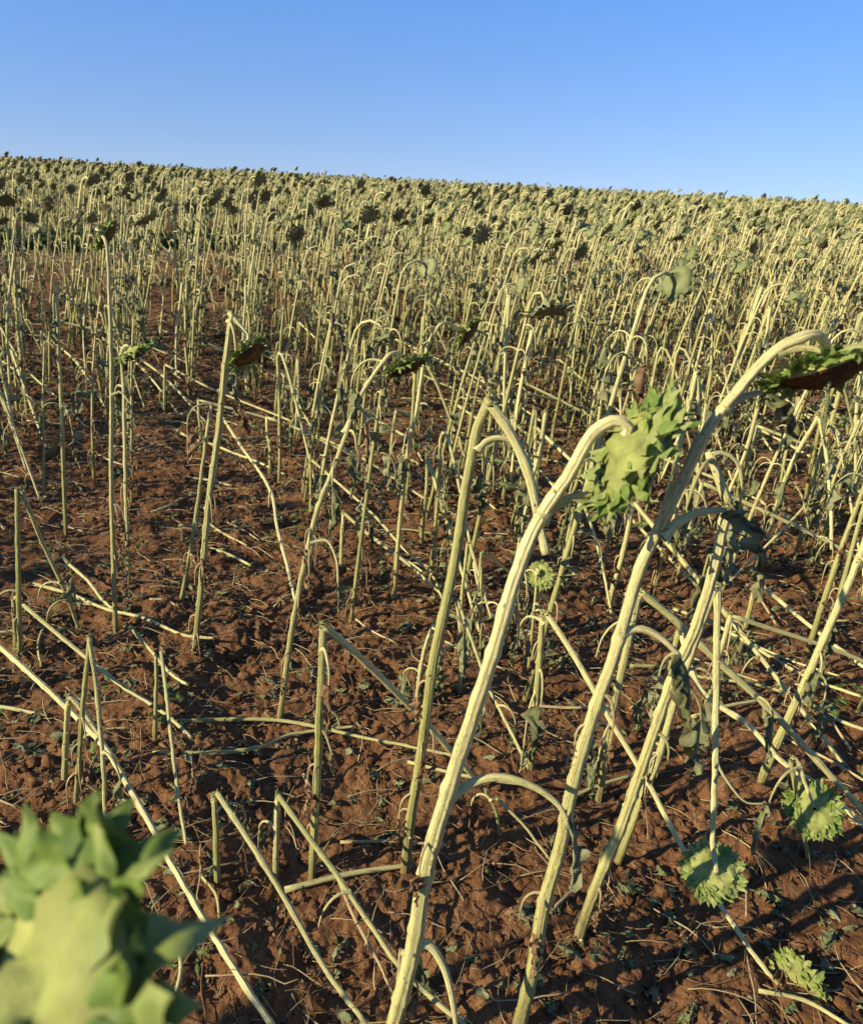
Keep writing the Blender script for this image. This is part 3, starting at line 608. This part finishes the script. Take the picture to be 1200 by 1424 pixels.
# ---------------------------------------------------------------- field generators (local: base at origin, nods towards +X)
def gen_standing(seed, lod, h=None, lean=None, head=True, nl=5, dead_n=3, R=None, green=False):
    rng = np.random.default_rng(seed); pl = Plant(lod, rng); h = h or rng.uniform(1.34, 1.56); lean = rng.uniform(0.0, 0.14) if lean is None else lean
    bend = rng.uniform(0.01, 0.11); ym = rng.uniform(-.04, .04); zs = np.linspace(-0.04, h*0.9, 7)
    P = [np.array([lean*z+bend*(max(z, 0)/h)**2.6, ym*math.sin(z*2.2), z]) for z in zs]
    P = catmull(P, 5); T = unit(P[-1]-P[-2]); rn = rng.uniform(.035, .065) if lod < 2 else rng.uniform(.035, .06); r = rng.uniform(.0075, .011)*(1.15 if lod > 1 else 1)
    ang = math.atan2(T[2], T[0]); turn = rng.uniform(1.6, 2.45) if head else 0.5; pts = []; p = P[-1]; n = 9
    for i in range(1, n+1):
        a = ang-turn*(i/n)**1.15; p = p+np.array([math.cos(a), 0, math.sin(a)])*rn*turn/n*1.1; pts.append(p)
    full = np.vstack([P, pts]); d = unit(pts[-1]-pts[-2])
    if head:
        R = R or rng.uniform(.038, .056); c = pts[-1]+d*R*.5; pl.head(c, d, R, r*.7)
    if lod >= 2:
        k = {2: 26, 3: 34}[lod]; body = resample(P, .3 if lod == 3 else .2); full = np.vstack([body, np.array(pts)[2 if lod == 3 else 1::3]])
        g = G(); tube(g, full, np.linspace(r, r*.5, len(full)), LODS[lod], iSTEM, rnd=rng.random(), cap=False); pl.parts.append(('stem', g, []))
    else: pl.stem(full, r, r*.5, fray_end=not head)
    for i in range(nl):
        k = int(rng.uniform(.40, .96)*len(P)); a = rng.uniform(0, 6.28)
        pl.leaf(petiole_path(P[min(k, len(P)-1)], (math.cos(a), math.sin(a)), rng.uniform(.08, .18), rng, rng.uniform(.8, 1.5)), rng.uniform(.05, .12), pr=.0026 if lod < 2 else .005, blade=rng.random() < .9)
    for i in range(dead_n):
        k = int(rng.uniform(.08, .45)*len(P)); a = rng.uniform(0, 6.28)
        pl.leaf(petiole_path(P[k], (math.cos(a), math.sin(a)), rng.uniform(.05, .12), rng, 2.2), rng.uniform(.04, .09), pr=.0024 if lod < 2 else .004, dead=True)
    return pl
def gen_broken(seed, lod, hs=None, head=True, nl=3, dead_n=2):
    rng = np.random.default_rng(seed); pl = Plant(lod, rng); hs = hs or rng.uniform(.35, 1.0); lean = rng.uniform(-.08, .14); r = rng.uniform(.008, .0115)
    zs = np.linspace(-.04, hs, 5); P = catmull([np.array([lean*z, rng.uniform(-.01, .01), z]) for z in zs], 5)
    mode = ('snap', 'bend', 'hang')[seed % 3]
    if mode != 'bend': pl.stem(P, r, r*.85, v=(0, .6), fray_end=True)
    top = P[-1]; L = rng.uniform(.75, 1.15)
    if hs < L: zx = math.sqrt(L*L-(hs-.03)**2)
    else: zx = rng.uniform(.1, .3)
    if mode == 'hang': L = min(hs*.8, L); zx = L*rng.uniform(.08, .25)
    end = np.array([top[0]+zx, rng.uniform(-.1, .1), max(.03, hs-math.sqrt(max(L*L-zx*zx, 0)))])
    mid = top*.5+end*.5+np.array([0, rng.uniform(-.04, .04), rng.uniform(-.02, .05)]); sag = mid+np.array([0, 0, rng.uniform(.02, .09)])
    if mode == 'bend':
        Q = catmull([top+np.array([.025, 0, .02]), top*.8+end*.2+np.array([.02, 0, .05]), sag, end], 8); pl.stem(np.vstack([P, Q]), r, r*.6)
    else:
        Q = catmull([top+np.array([r*.4, 0, -r*.3]), mid, end], 8); pl.stem(Q, r*.82, r*.6, name='broken_stem', v=(.6, 1), fray_start=True)
    if head:
        d = unit(end-mid); R = rng.uniform(.05, .075); a = unit(d+np.array([0, rng.uniform(-.8, .8), .25 if end[2] < .1 else -.2])); c = end+a*R*.5
        c[2] = max(c[2], R*.6); pl.head(c, a, R, r*.6)
    for i in range(nl):
        src = Q if rng.random() < .6 else P; k = int(rng.uniform(.3, .9)*len(src)); a = rng.uniform(0, 6.28)
        if src[k][2] < .12: continue
        pl.leaf(petiole_path(src[k], (math.cos(a), math.sin(a)), rng.uniform(.07, .14), rng, rng.uniform(1, 1.8)), rng.uniform(.05, .11), pr=.0026 if lod < 2 else .005)
    for i in range(dead_n):
        k = int(rng.uniform(.2, .6)*len(P)); a = rng.uniform(0, 6.28)
        pl.leaf(petiole_path(P[k], (math.cos(a), math.sin(a)), rng.uniform(.04, .09), rng, 2.2), rng.uniform(.04, .08), pr=.0024 if lod < 2 else .004, dead=True)
    return pl

# ---------------------------------------------------------------- where the sown plants stand
frng = np.random.default_rng(11)
TR = []                                        # bases already taken by traced plants
for o in list(sc.objects):
    if o.type == 'EMPTY': TR.append((o.location.x, o.location.y))
TR = np.array(TR) if TR else np.zeros((0, 2))
ca, sa = math.cos(ROWA), math.sin(ROWA); cand = []
for row in np.arange(-110, 110):
    w = row*0.50
    s = -4.0
    while s < 78:
        sp = 0.17 if s < 20 else (0.28 if s < 40 else 0.42); s += sp*frng.uniform(.6, 1.4); ww = w+frng.normal(0, .06+.004*max(0, s-8))
        # along = (sin, cos) of the row azimuth; across = (cos, -sin)
        x = sa*s + ca*ww; y = ca*s - sa*ww
        if y > 72 or x*x+y*y < .8: continue
        if abs(x) > max(y, 0)*0.62+1.2 and not (-5 < x < 0 and -2.6 < y < 4): continue
        if y < .6 and x > -.8: continue
        cand.append((x, y))
cand = np.array(cand)
def project(p):
    d = np.asarray(p)-CAM; z = d@cf; return 600+F*(d@cr)/z, 712-F*(d@cu)/z
PATHY = lambda x: 15.6+0.25*x                 # the straw-covered track on the left
keep = []
for x, y in cand:
    px, py = project(np.array([x, y, 0.0])); d = math.hypot(x, y)
    dep = y*math.cos(PITCH)+CAMH*math.sin(PITCH); inframe = dep > 0 and -60 < px < 1260
    if inframe and py > (1010 if px > 600 else 900 if px > 360 else 760): continue          # the traced zone
    if d < 1.9 and inframe: continue
    if not inframe and d < 4 and y > -.3 and px < 600 and (px > -900 or frng.random() < .6): continue
    if not inframe and d < 3 and frng.random() < .5: continue
    if not inframe and d < 3.6 and px > 600 and y > 0: continue
    if inframe and py > 640 and frng.random() < (.68 if px < 360 else .12): continue
    if len(TR) and np.min(np.hypot(TR[:, 0]-x, TR[:, 1]-y)) < 0.16: continue
    u = frng.random()
    if py > 600 and px < 360 and u < .4: continue
      # bare strip on the left
    if py > 500 and 180 < px < 300 and u < .55: continue
    if py > 560 and px < 400 and u < .22: continue
    if 17.8 < y-0.8*x < 21.2 and x < 0.8: continue
    if 11.5 < y-0.8*x <= 17.8 and x < -.6 and frng.random() < .62: continue
    if frng.random() < (.06 if d > 5 else .2): continue
    keep.append((x, y, d, px))
keep.sort(key=lambda k: k[2])
print('sown plants', len(keep))
protos = []
WORDS = {}
for i in range(9):
    hd = i not in (3, 7)
    protos.append(('s', gen_standing(200+i, 1, lean=[.02, .06, .12, .05, .16, 0.0, .09, .14, .20][i], h=[1.42, 1.3, 1.36, 1.05, 1.4, 1.5, 1.22, .95, 1.4][i], head=hd, nl=[8, 8, 11, 6, 8, 9, 12, 7, 9][i], dead_n=5)))
for i in range(6):
    protos.append(('b', gen_broken(300+i, 1, hs=[.45, .7, .95, .35, .85, .6][i], head=i in (0, 2, 4), nl=8, dead_n=4)))
LOOK = ['upright stalk with dark nodding head', 'slightly leaning stalk with nodding head', 'leaning leafy stalk with nodding head', 'short headless upright stalk', 'steep leaning stalk with hanging head', 'tall straight stalk with nodding head',
        'short leafy stalk with nodding head', 'short headless leaning stalk', 'long slanting stalk with drooping head', 'low snapped stalk touching the soil', 'half-height snapped stalk bent over', 'high snapped stalk with hanging head', 'knee-high stub with folded top', 'high snapped stalk with dangling head', 'headless stalk folded in the middle']
MARKS = [('big green flower head', 870, 600), ('folded centre stalk', 655, 620), ('slender bowed stalk', 490, 560), ('peaked left stalk', 305, 560), ('green rosette head', 175, 600), ('flat downturned head', 1140, 510), ('sharply folded right stalk', 1120, 640),
         ('thick right edge stalk', 1160, 830), ('bowed upright left stalk', 82, 540), ('long leaning foreground stalk', 980, 620), ('curled brown head', 640, 470), ('folded left edge stub', 28, 700), ('yellow edged small head', 770, 700)]
ORD = ['nearest', 'second nearest', 'third nearest', 'fourth nearest', 'fifth nearest', 'sixth nearest', 'seventh nearest', 'eighth nearest', 'ninth nearest', 'tenth nearest']
LBL = {}
def describe(k, x, y, px):
    _, py = project(np.array([x, y, .7])); m = min(MARKS, key=lambda q: (q[1]-px)**2+0.5*(q[2]-py)**2); dx = px-m[1]
    rel = 'standing left of the' if dx < -18 else 'standing right of the' if dx > 18 else 'standing behind the'
    return '%s %s %s' % (LOOK[k], rel, m[0])
def gen_lying(seed):
    rng = np.random.default_rng(seed); pl = Plant(1 if seed % 2 else 0, rng); L = rng.uniform(.7, 1.25); r = rng.uniform(.0065, .0095); up = rng.uniform(.0, .22)
    P = catmull([np.array([0, 0, up+.012]), np.array([L*.35, rng.uniform(-.03, .03), up*.62+.022]), np.array([L*.7, rng.uniform(-.04, .04), up*.25+.02]), np.array([L, 0, .014])], 7)
    pl.stem(P, r, r*.68, fray_end=True, fray_start=True, v=(.4, 1))
    for i in range(3):
        k = int(rng.uniform(.2, .9)*len(P)); a = rng.uniform(0, 6.28)
        pl.leaf(petiole_path(P[k]+np.array([0, 0, .01]), (math.cos(a), math.sin(a)), rng.uniform(.05, .10), rng, 1.6), rng.uniform(.05, .1), pr=.0026, dead=rng.random() < .5)
    return pl
lying = [gen_lying(520+i).realise((0, 0, -50), 'fallen_sunflower_stalk') for i in range(6)]; nly = 0; LYL = {}
for o in lying: o.location = (0, 0, 0)
LW = ['pale fallen stalk lying', 'straight fallen stalk resting', 'thin fallen stalk slanting', 'blotched fallen stalk lying', 'slightly propped fallen stalk lying', 'short fallen stalk lying']
LXY = []
while nly < 64:
    x, y = frng.uniform(-1.7, 2.6), frng.uniform(1.5, 5.6); px, py = project(np.array([x, y, 0.]))
    if not (-30 < px < 1230) or py > 1330 or (px < 420 and frng.random() < .35) or any(math.hypot(x-a, y-b) < .14 for a, b in LXY): continue
    LXY.append((x, y)); o = lying[nly] if nly < 6 else copy_tree(lying[nly % 6]); o.location = (x, y, gz(x, y)+.006); o.rotation_euler = (0, 0, math.radians(frng.normal(-42, 26))); q = frng.uniform(.8, 1.1); o.scale = (q, q, q)
    m = min(MARKS, key=lambda w: (w[1]-px)**2+0.5*(w[2]+200-py)**2); dx = px-m[1]
    lb = '%s %s of the %s' % (LW[nly % 6], 'left' if dx < 0 else 'right', m[0]); LYL.setdefault(lb, []).append(o)
    tag(o, lb, 'fallen stalk', 'fallen stalks lying on the near soil'); nly += 1
for lb, os_ in LYL.items():
    if len(os_) > 1:
        os_.sort(key=lambda o: o.location.y)
        for i, o in enumerate(os_): o['label'] = ORD[min(i, 9)]+' '+lb
first = {}; things = 0; rest = []
NTHING = 300-len(TR)-1-nly
for x, y, d, px in keep:
    vis = -60 < px < 1260 and y > 1.2
    if not vis or things >= NTHING: rest.append((x, y, d)); continue
    pb = .66 if d < 3.6 else .55 if d < 7 else .38 if d < 9 else .25
    if frng.random() < pb: k = 9+int(frng.integers(6)); rz = math.radians(frng.normal(-35, 40))
    else: k = int(frng.choice([0, 1, 2, 5, 6, 3] if px < 500 else [1, 2, 4, 7, 8, 0, 6])); rz = math.radians(frng.normal(-10, 32))
    if k not in first: o = protos[k][1].realise((0, 0, 0), 'sunflower_plant' if k < 9 else 'broken_sunflower'); first[k] = o
    else: o = copy_tree(first[k])
    o.location = (x, y, gz(x, y)); s = frng.uniform(.88, 1.08); o.rotation_euler = (frng.normal(0, .03), frng.normal(0.02, .03), rz); o.scale = (s, s, s)
    lb = describe(k, x, y, px); LBL.setdefault(lb, []).append(o)
    tag(o, lb, 'sunflower' if k < 9 else 'broken sunflower', 'sunflowers standing and broken across the middle of the field'); things += 1
for lb, os_ in LBL.items():
    if len(os_) > 1:
        for i, o in enumerate(os_):
            if i < 10: o['label'] = ORD[i]+' '+lb
print('things', things, 'rest', len(rest))
# the rest of the crop, too many to count: one object
def scatter(name, templates, places, label, cat):
    """places: (x, y, z, rz, scale, template, tiltx, tilty)"""
    acc = [[], [], [], [], []]; off = 0
    byt = {}
    for p in places: byt.setdefault(p[5], []).append(p)
    for t, ps in byt.items():
        V, Fq, M, fib, tint = templates[t]; ps = np.array([p[:5]+tuple(p[6:8]) for p in ps]); n = len(ps); c, s = np.cos(ps[:, 3]), np.sin(ps[:, 3])
        X = V[None, :, 0]*ps[:, 4, None]; Y = V[None, :, 1]*ps[:, 4, None]; Z = V[None, :, 2]*ps[:, 4, None]
        X2 = X*c[:, None]-Y*s[:, None]+Z*ps[:, 5, None]; Y2 = X*s[:, None]+Y*c[:, None]+Z*ps[:, 6, None]
        W = np.stack([X2+ps[:, 0, None], Y2+ps[:, 1, None], Z+ps[:, 2, None]], -1).reshape(-1, 3)
        Fo = (Fq[None]+(np.arange(n)*len(V))[:, None, None]).reshape(-1, 4)+off; off += len(W)
        tt = np.repeat(tint[None], n, 0); tt[:, :, 0] = (tt[:, :, 0]+frng.random((n, 1))) % 1.0
        acc[0].append(W); acc[1].append(Fo); acc[2].append(np.tile(M, n)); acc[3].append(np.tile(fib, (n, 1))); acc[4].append(tt.reshape(-1, 3))
    o = link(name, link_mesh(name, *[np.concatenate(a) for a in acc])); tag(o, label, cat, kind='stuff'); return o
T2 = [gen_standing(400+i, 2, lean=frng.uniform(0, .24), nl=6, dead_n=3, R=frng.uniform(.036, .052)).merged() for i in range(10)] + \
     [gen_broken(430+i, 2, nl=2, dead_n=1).merged() for i in range(4)]
T3 = [gen_standing(460+i, 3, lean=frng.uniform(0, .22), nl=4, dead_n=1, R=frng.uniform(.038, .054)).merged() for i in range(12)]
T1 = [p[1].merged() for p in protos]
TT = T2+T3+T1; pl2 = []
for x, y, d in rest:
    if d < 7.5: t = 26+int(frng.integers(9)) if frng.random() < .68 else 35+int(frng.integers(6))
    elif d < 18: t = int(frng.integers(10)) if frng.random() < .8 else 10+int(frng.integers(4))
    else: t = 14+int(frng.integers(12))
    pl2.append((x, y, gz(x, y), math.radians(frng.normal(-10, 35) if t not in range(10, 14) and t < 35 else frng.normal(-35, 40)), (frng.uniform(.88, 1.07) if d < 8 else frng.uniform(.92, 1.10))*(frng.uniform(1.03, 1.10) if d > 16 and frng.random() < .25 else (.965 if d < 16 else 1)), t, frng.normal(.03, .05)+max(0, x)*.002, frng.normal(0, .04)))
print('far', len(pl2), 'verts', sum(len(TT[p[5]][0]) for p in pl2))
scatter('distant_sunflowers', TT, pl2, 'dense mass of ripe sunflowers reaching to the skyline', 'sunflower field')

# ---------------------------------------------------------------- litter, weeds, clods, straw track
def in_view(n, dmin, dmax, wide=.8):
    d = np.sqrt(frng.random(n)*(dmax**2-dmin**2)+dmin**2); a = (frng.random(n)*2-1)*wide; return d*np.sin(a), d*np.cos(a)
def litter():
    T = []
    for i in range(12):
        g = G(); rng = np.random.default_rng(600+i); L = rng.uniform(.04, .20); a = rng.uniform(-1, 1)
        P = [np.zeros(3)]; d = np.array([1.0, 0, rng.uniform(-.05, .25)])
        for k in range(6): P.append(P[-1]+unit(d)*L/6); d = d+np.array([0, rng.uniform(-.25, .25)+a*.12, -.07*k])
        P = np.array(P); P[:, 2] = np.abs(P[:, 2])+.004; P[:, 0] -= L/2; tube(g, P, rng.uniform(.0006, .0019)*np.linspace(1, .6, 7), 4, (iDEAD, iDRY, iDEAD, iDRY)[i % 4], rnd=rng.random(), v0=.8, v1=1)
        T.append(g.arrays())
    return T
lt = litter()
X, Y = in_view(30000, .7, 9.5); near = frng.random(len(X))
Z = ground(X, Y, True)
scatter('straw_litter', lt, [(X[i], Y[i], Z[i]+.002, frng.uniform(0, 6.28), frng.uniform(.5, 1.2), int(frng.integers(12)), frng.normal(0, .2), frng.normal(0, .2)) for i in range(len(X))], 'dry petioles and straw bits scattered over the red soil', 'straw litter')
def stick(i):
    g = G(); rng = np.random.default_rng(650+i); L = rng.uniform(.10, .45); P = catmull(np.array([[-L/2, 0, .006], [0, rng.uniform(-.02, .02), .012], [L/2, 0, .008]]), 5); r = rng.uniform(.003, .0075)
    tube(g, P, r*np.linspace(1, .8, len(P)), 8, iDRY if i % 2 else iSTEM, rib=.06, rnd=rng.random(), v0=.6, v1=1); frayed(g, P[-1], P[-1]-P[-2], r, rng, iDRY); return g.arrays()
sk = [stick(i) for i in range(8)]; X, Y = in_view(520, 1.0, 9); Z = ground(X, Y, False)
scatter('stalk_fragments', sk, [(X[i], Y[i], Z[i]+.004, frng.normal(-.6, .8), frng.uniform(.6, 1.1), int(frng.integers(8)), 0, 0) for i in range(len(X))], 'broken pieces of pale stalk scattered over the soil', 'stalk pieces')
def crumple(i, mat, L):
    g = G(); rng = np.random.default_rng(700+i); leaf_blade(g, (0, 0, .03), unit([1, rng.uniform(-.5, .5), .6]), L, rng, 1, mat, .9)
    A = list(g.arrays()); A[0][:, 2] = (A[0][:, 2]-A[0][:, 2].min())*.32+.001; return A
lf = [crumple(i, iDEAD, .06+.01*(i % 4)) for i in range(6)]+[crumple(20+i, iLEAF, .07+.01*(i % 3)) for i in range(6)]
X, Y = in_view(30000, .7, 10); Z = ground(X, Y, True)
cl = vnoise(X*1.9, Y*1.9, 77) > .42
pts = [(X[i], Y[i], Z[i]-.003, frng.uniform(0, 6.28), frng.uniform(.3, 1.15), int(frng.integers(12)), frng.normal(0, .2), frng.normal(0, .2)) for i in range(len(X)) if cl[i] or frng.random() < .25]
scatter('leaf_litter', lf, pts, 'crumpled dead leaves lying on the soil between the stalks', 'leaf litter')
def clod(i):
    g = G(); rng = np.random.default_rng(750+i); nth, nph = 9, 6; P = np.zeros((nph, nth+1, 3))
    off = rng.random((nph, nth))*.45+.75
    for a in range(nph):
        for b in range(nth+1):
            ph = math.pi*a/(nph-1); q = off[a, b % nth] if 0 < a < nph-1 else .8
            P[a, b] = np.array([math.sin(ph)*math.cos(b*6.283/nth), math.sin(ph)*math.sin(b*6.283/nth), math.cos(ph)*.7])*q
    sheet(g, P, iSOIL, .5); return g.arrays()
cd = [clod(i) for i in range(6)]; X, Y = in_view(32000, .7, 9); Z = ground(X, Y, True)
scatter('soil_clods', cd, [(X[i], Y[i], Z[i], frng.uniform(0, 6.28), .003+.019*frng.random()**4, int(frng.integers(6)), 0, 0) for i in range(len(X))], 'small crumbs and clods of red soil', 'clods')
def weed(i, L=.05, n=9):
    g = G(); rng = np.random.default_rng(800+i)
    for k in range(n):
        a = rng.uniform(0, 6.28); o = np.array([math.cos(a), math.sin(a), 0])*rng.uniform(0, L*1.4)+np.array([0, 0, rng.uniform(0, L*1.6)])
        leaf_blade(g, o, unit([math.cos(a), math.sin(a), rng.uniform(.1, 1.2)]), L*rng.uniform(.6, 1.2), rng, 3, iFRESH, .25)
    return g.arrays()
wd = [weed(i) for i in range(5)]; X, Y = in_view(420, 1.0, 11); Z = ground(X, Y, True)
scatter('green_weeds', wd, [(X[i], Y[i], Z[i], frng.uniform(0, 6.28), frng.uniform(.4, 1.0), int(frng.integers(5)), 0, 0) for i in range(len(X)) if vnoise(X[i:i+1]*1.3, Y[i:i+1]*1.3, 91)[0] > .55], 'small green weeds sprouting low on the soil', 'weeds')
# straw track on the left and the low scrub behind it
n = 9000; X = frng.uniform(-9, 1.0, n); Y = 18.3+.8*X+frng.uniform(0, 2.2, n); Z = ground(X, Y, True)
scatter('straw_track', lt, [(X[i], Y[i], Z[i]+.01+frng.random()*.05, frng.uniform(0, 6.28), frng.uniform(1.0, 2.2), int(frng.integers(12)), 0, 0) for i in range(n)], 'pale strip of chopped straw crossing the field on the left', 'straw strip')
wb = [weed(20+i, .14, 40) for i in range(4)]; n = 260; X = frng.uniform(-10, 2, n); Y = 20.9+.8*X+frng.uniform(0, 2.2, n); Z = ground(X, Y, False)
scatter('low_scrub', wb, [(X[i], Y[i], Z[i], frng.uniform(0, 6.28), frng.uniform(.7, 1.6), int(frng.integers(4)), 0, 0) for i in range(n)], 'low dull green scrub growing behind the straw strip', 'scrub')
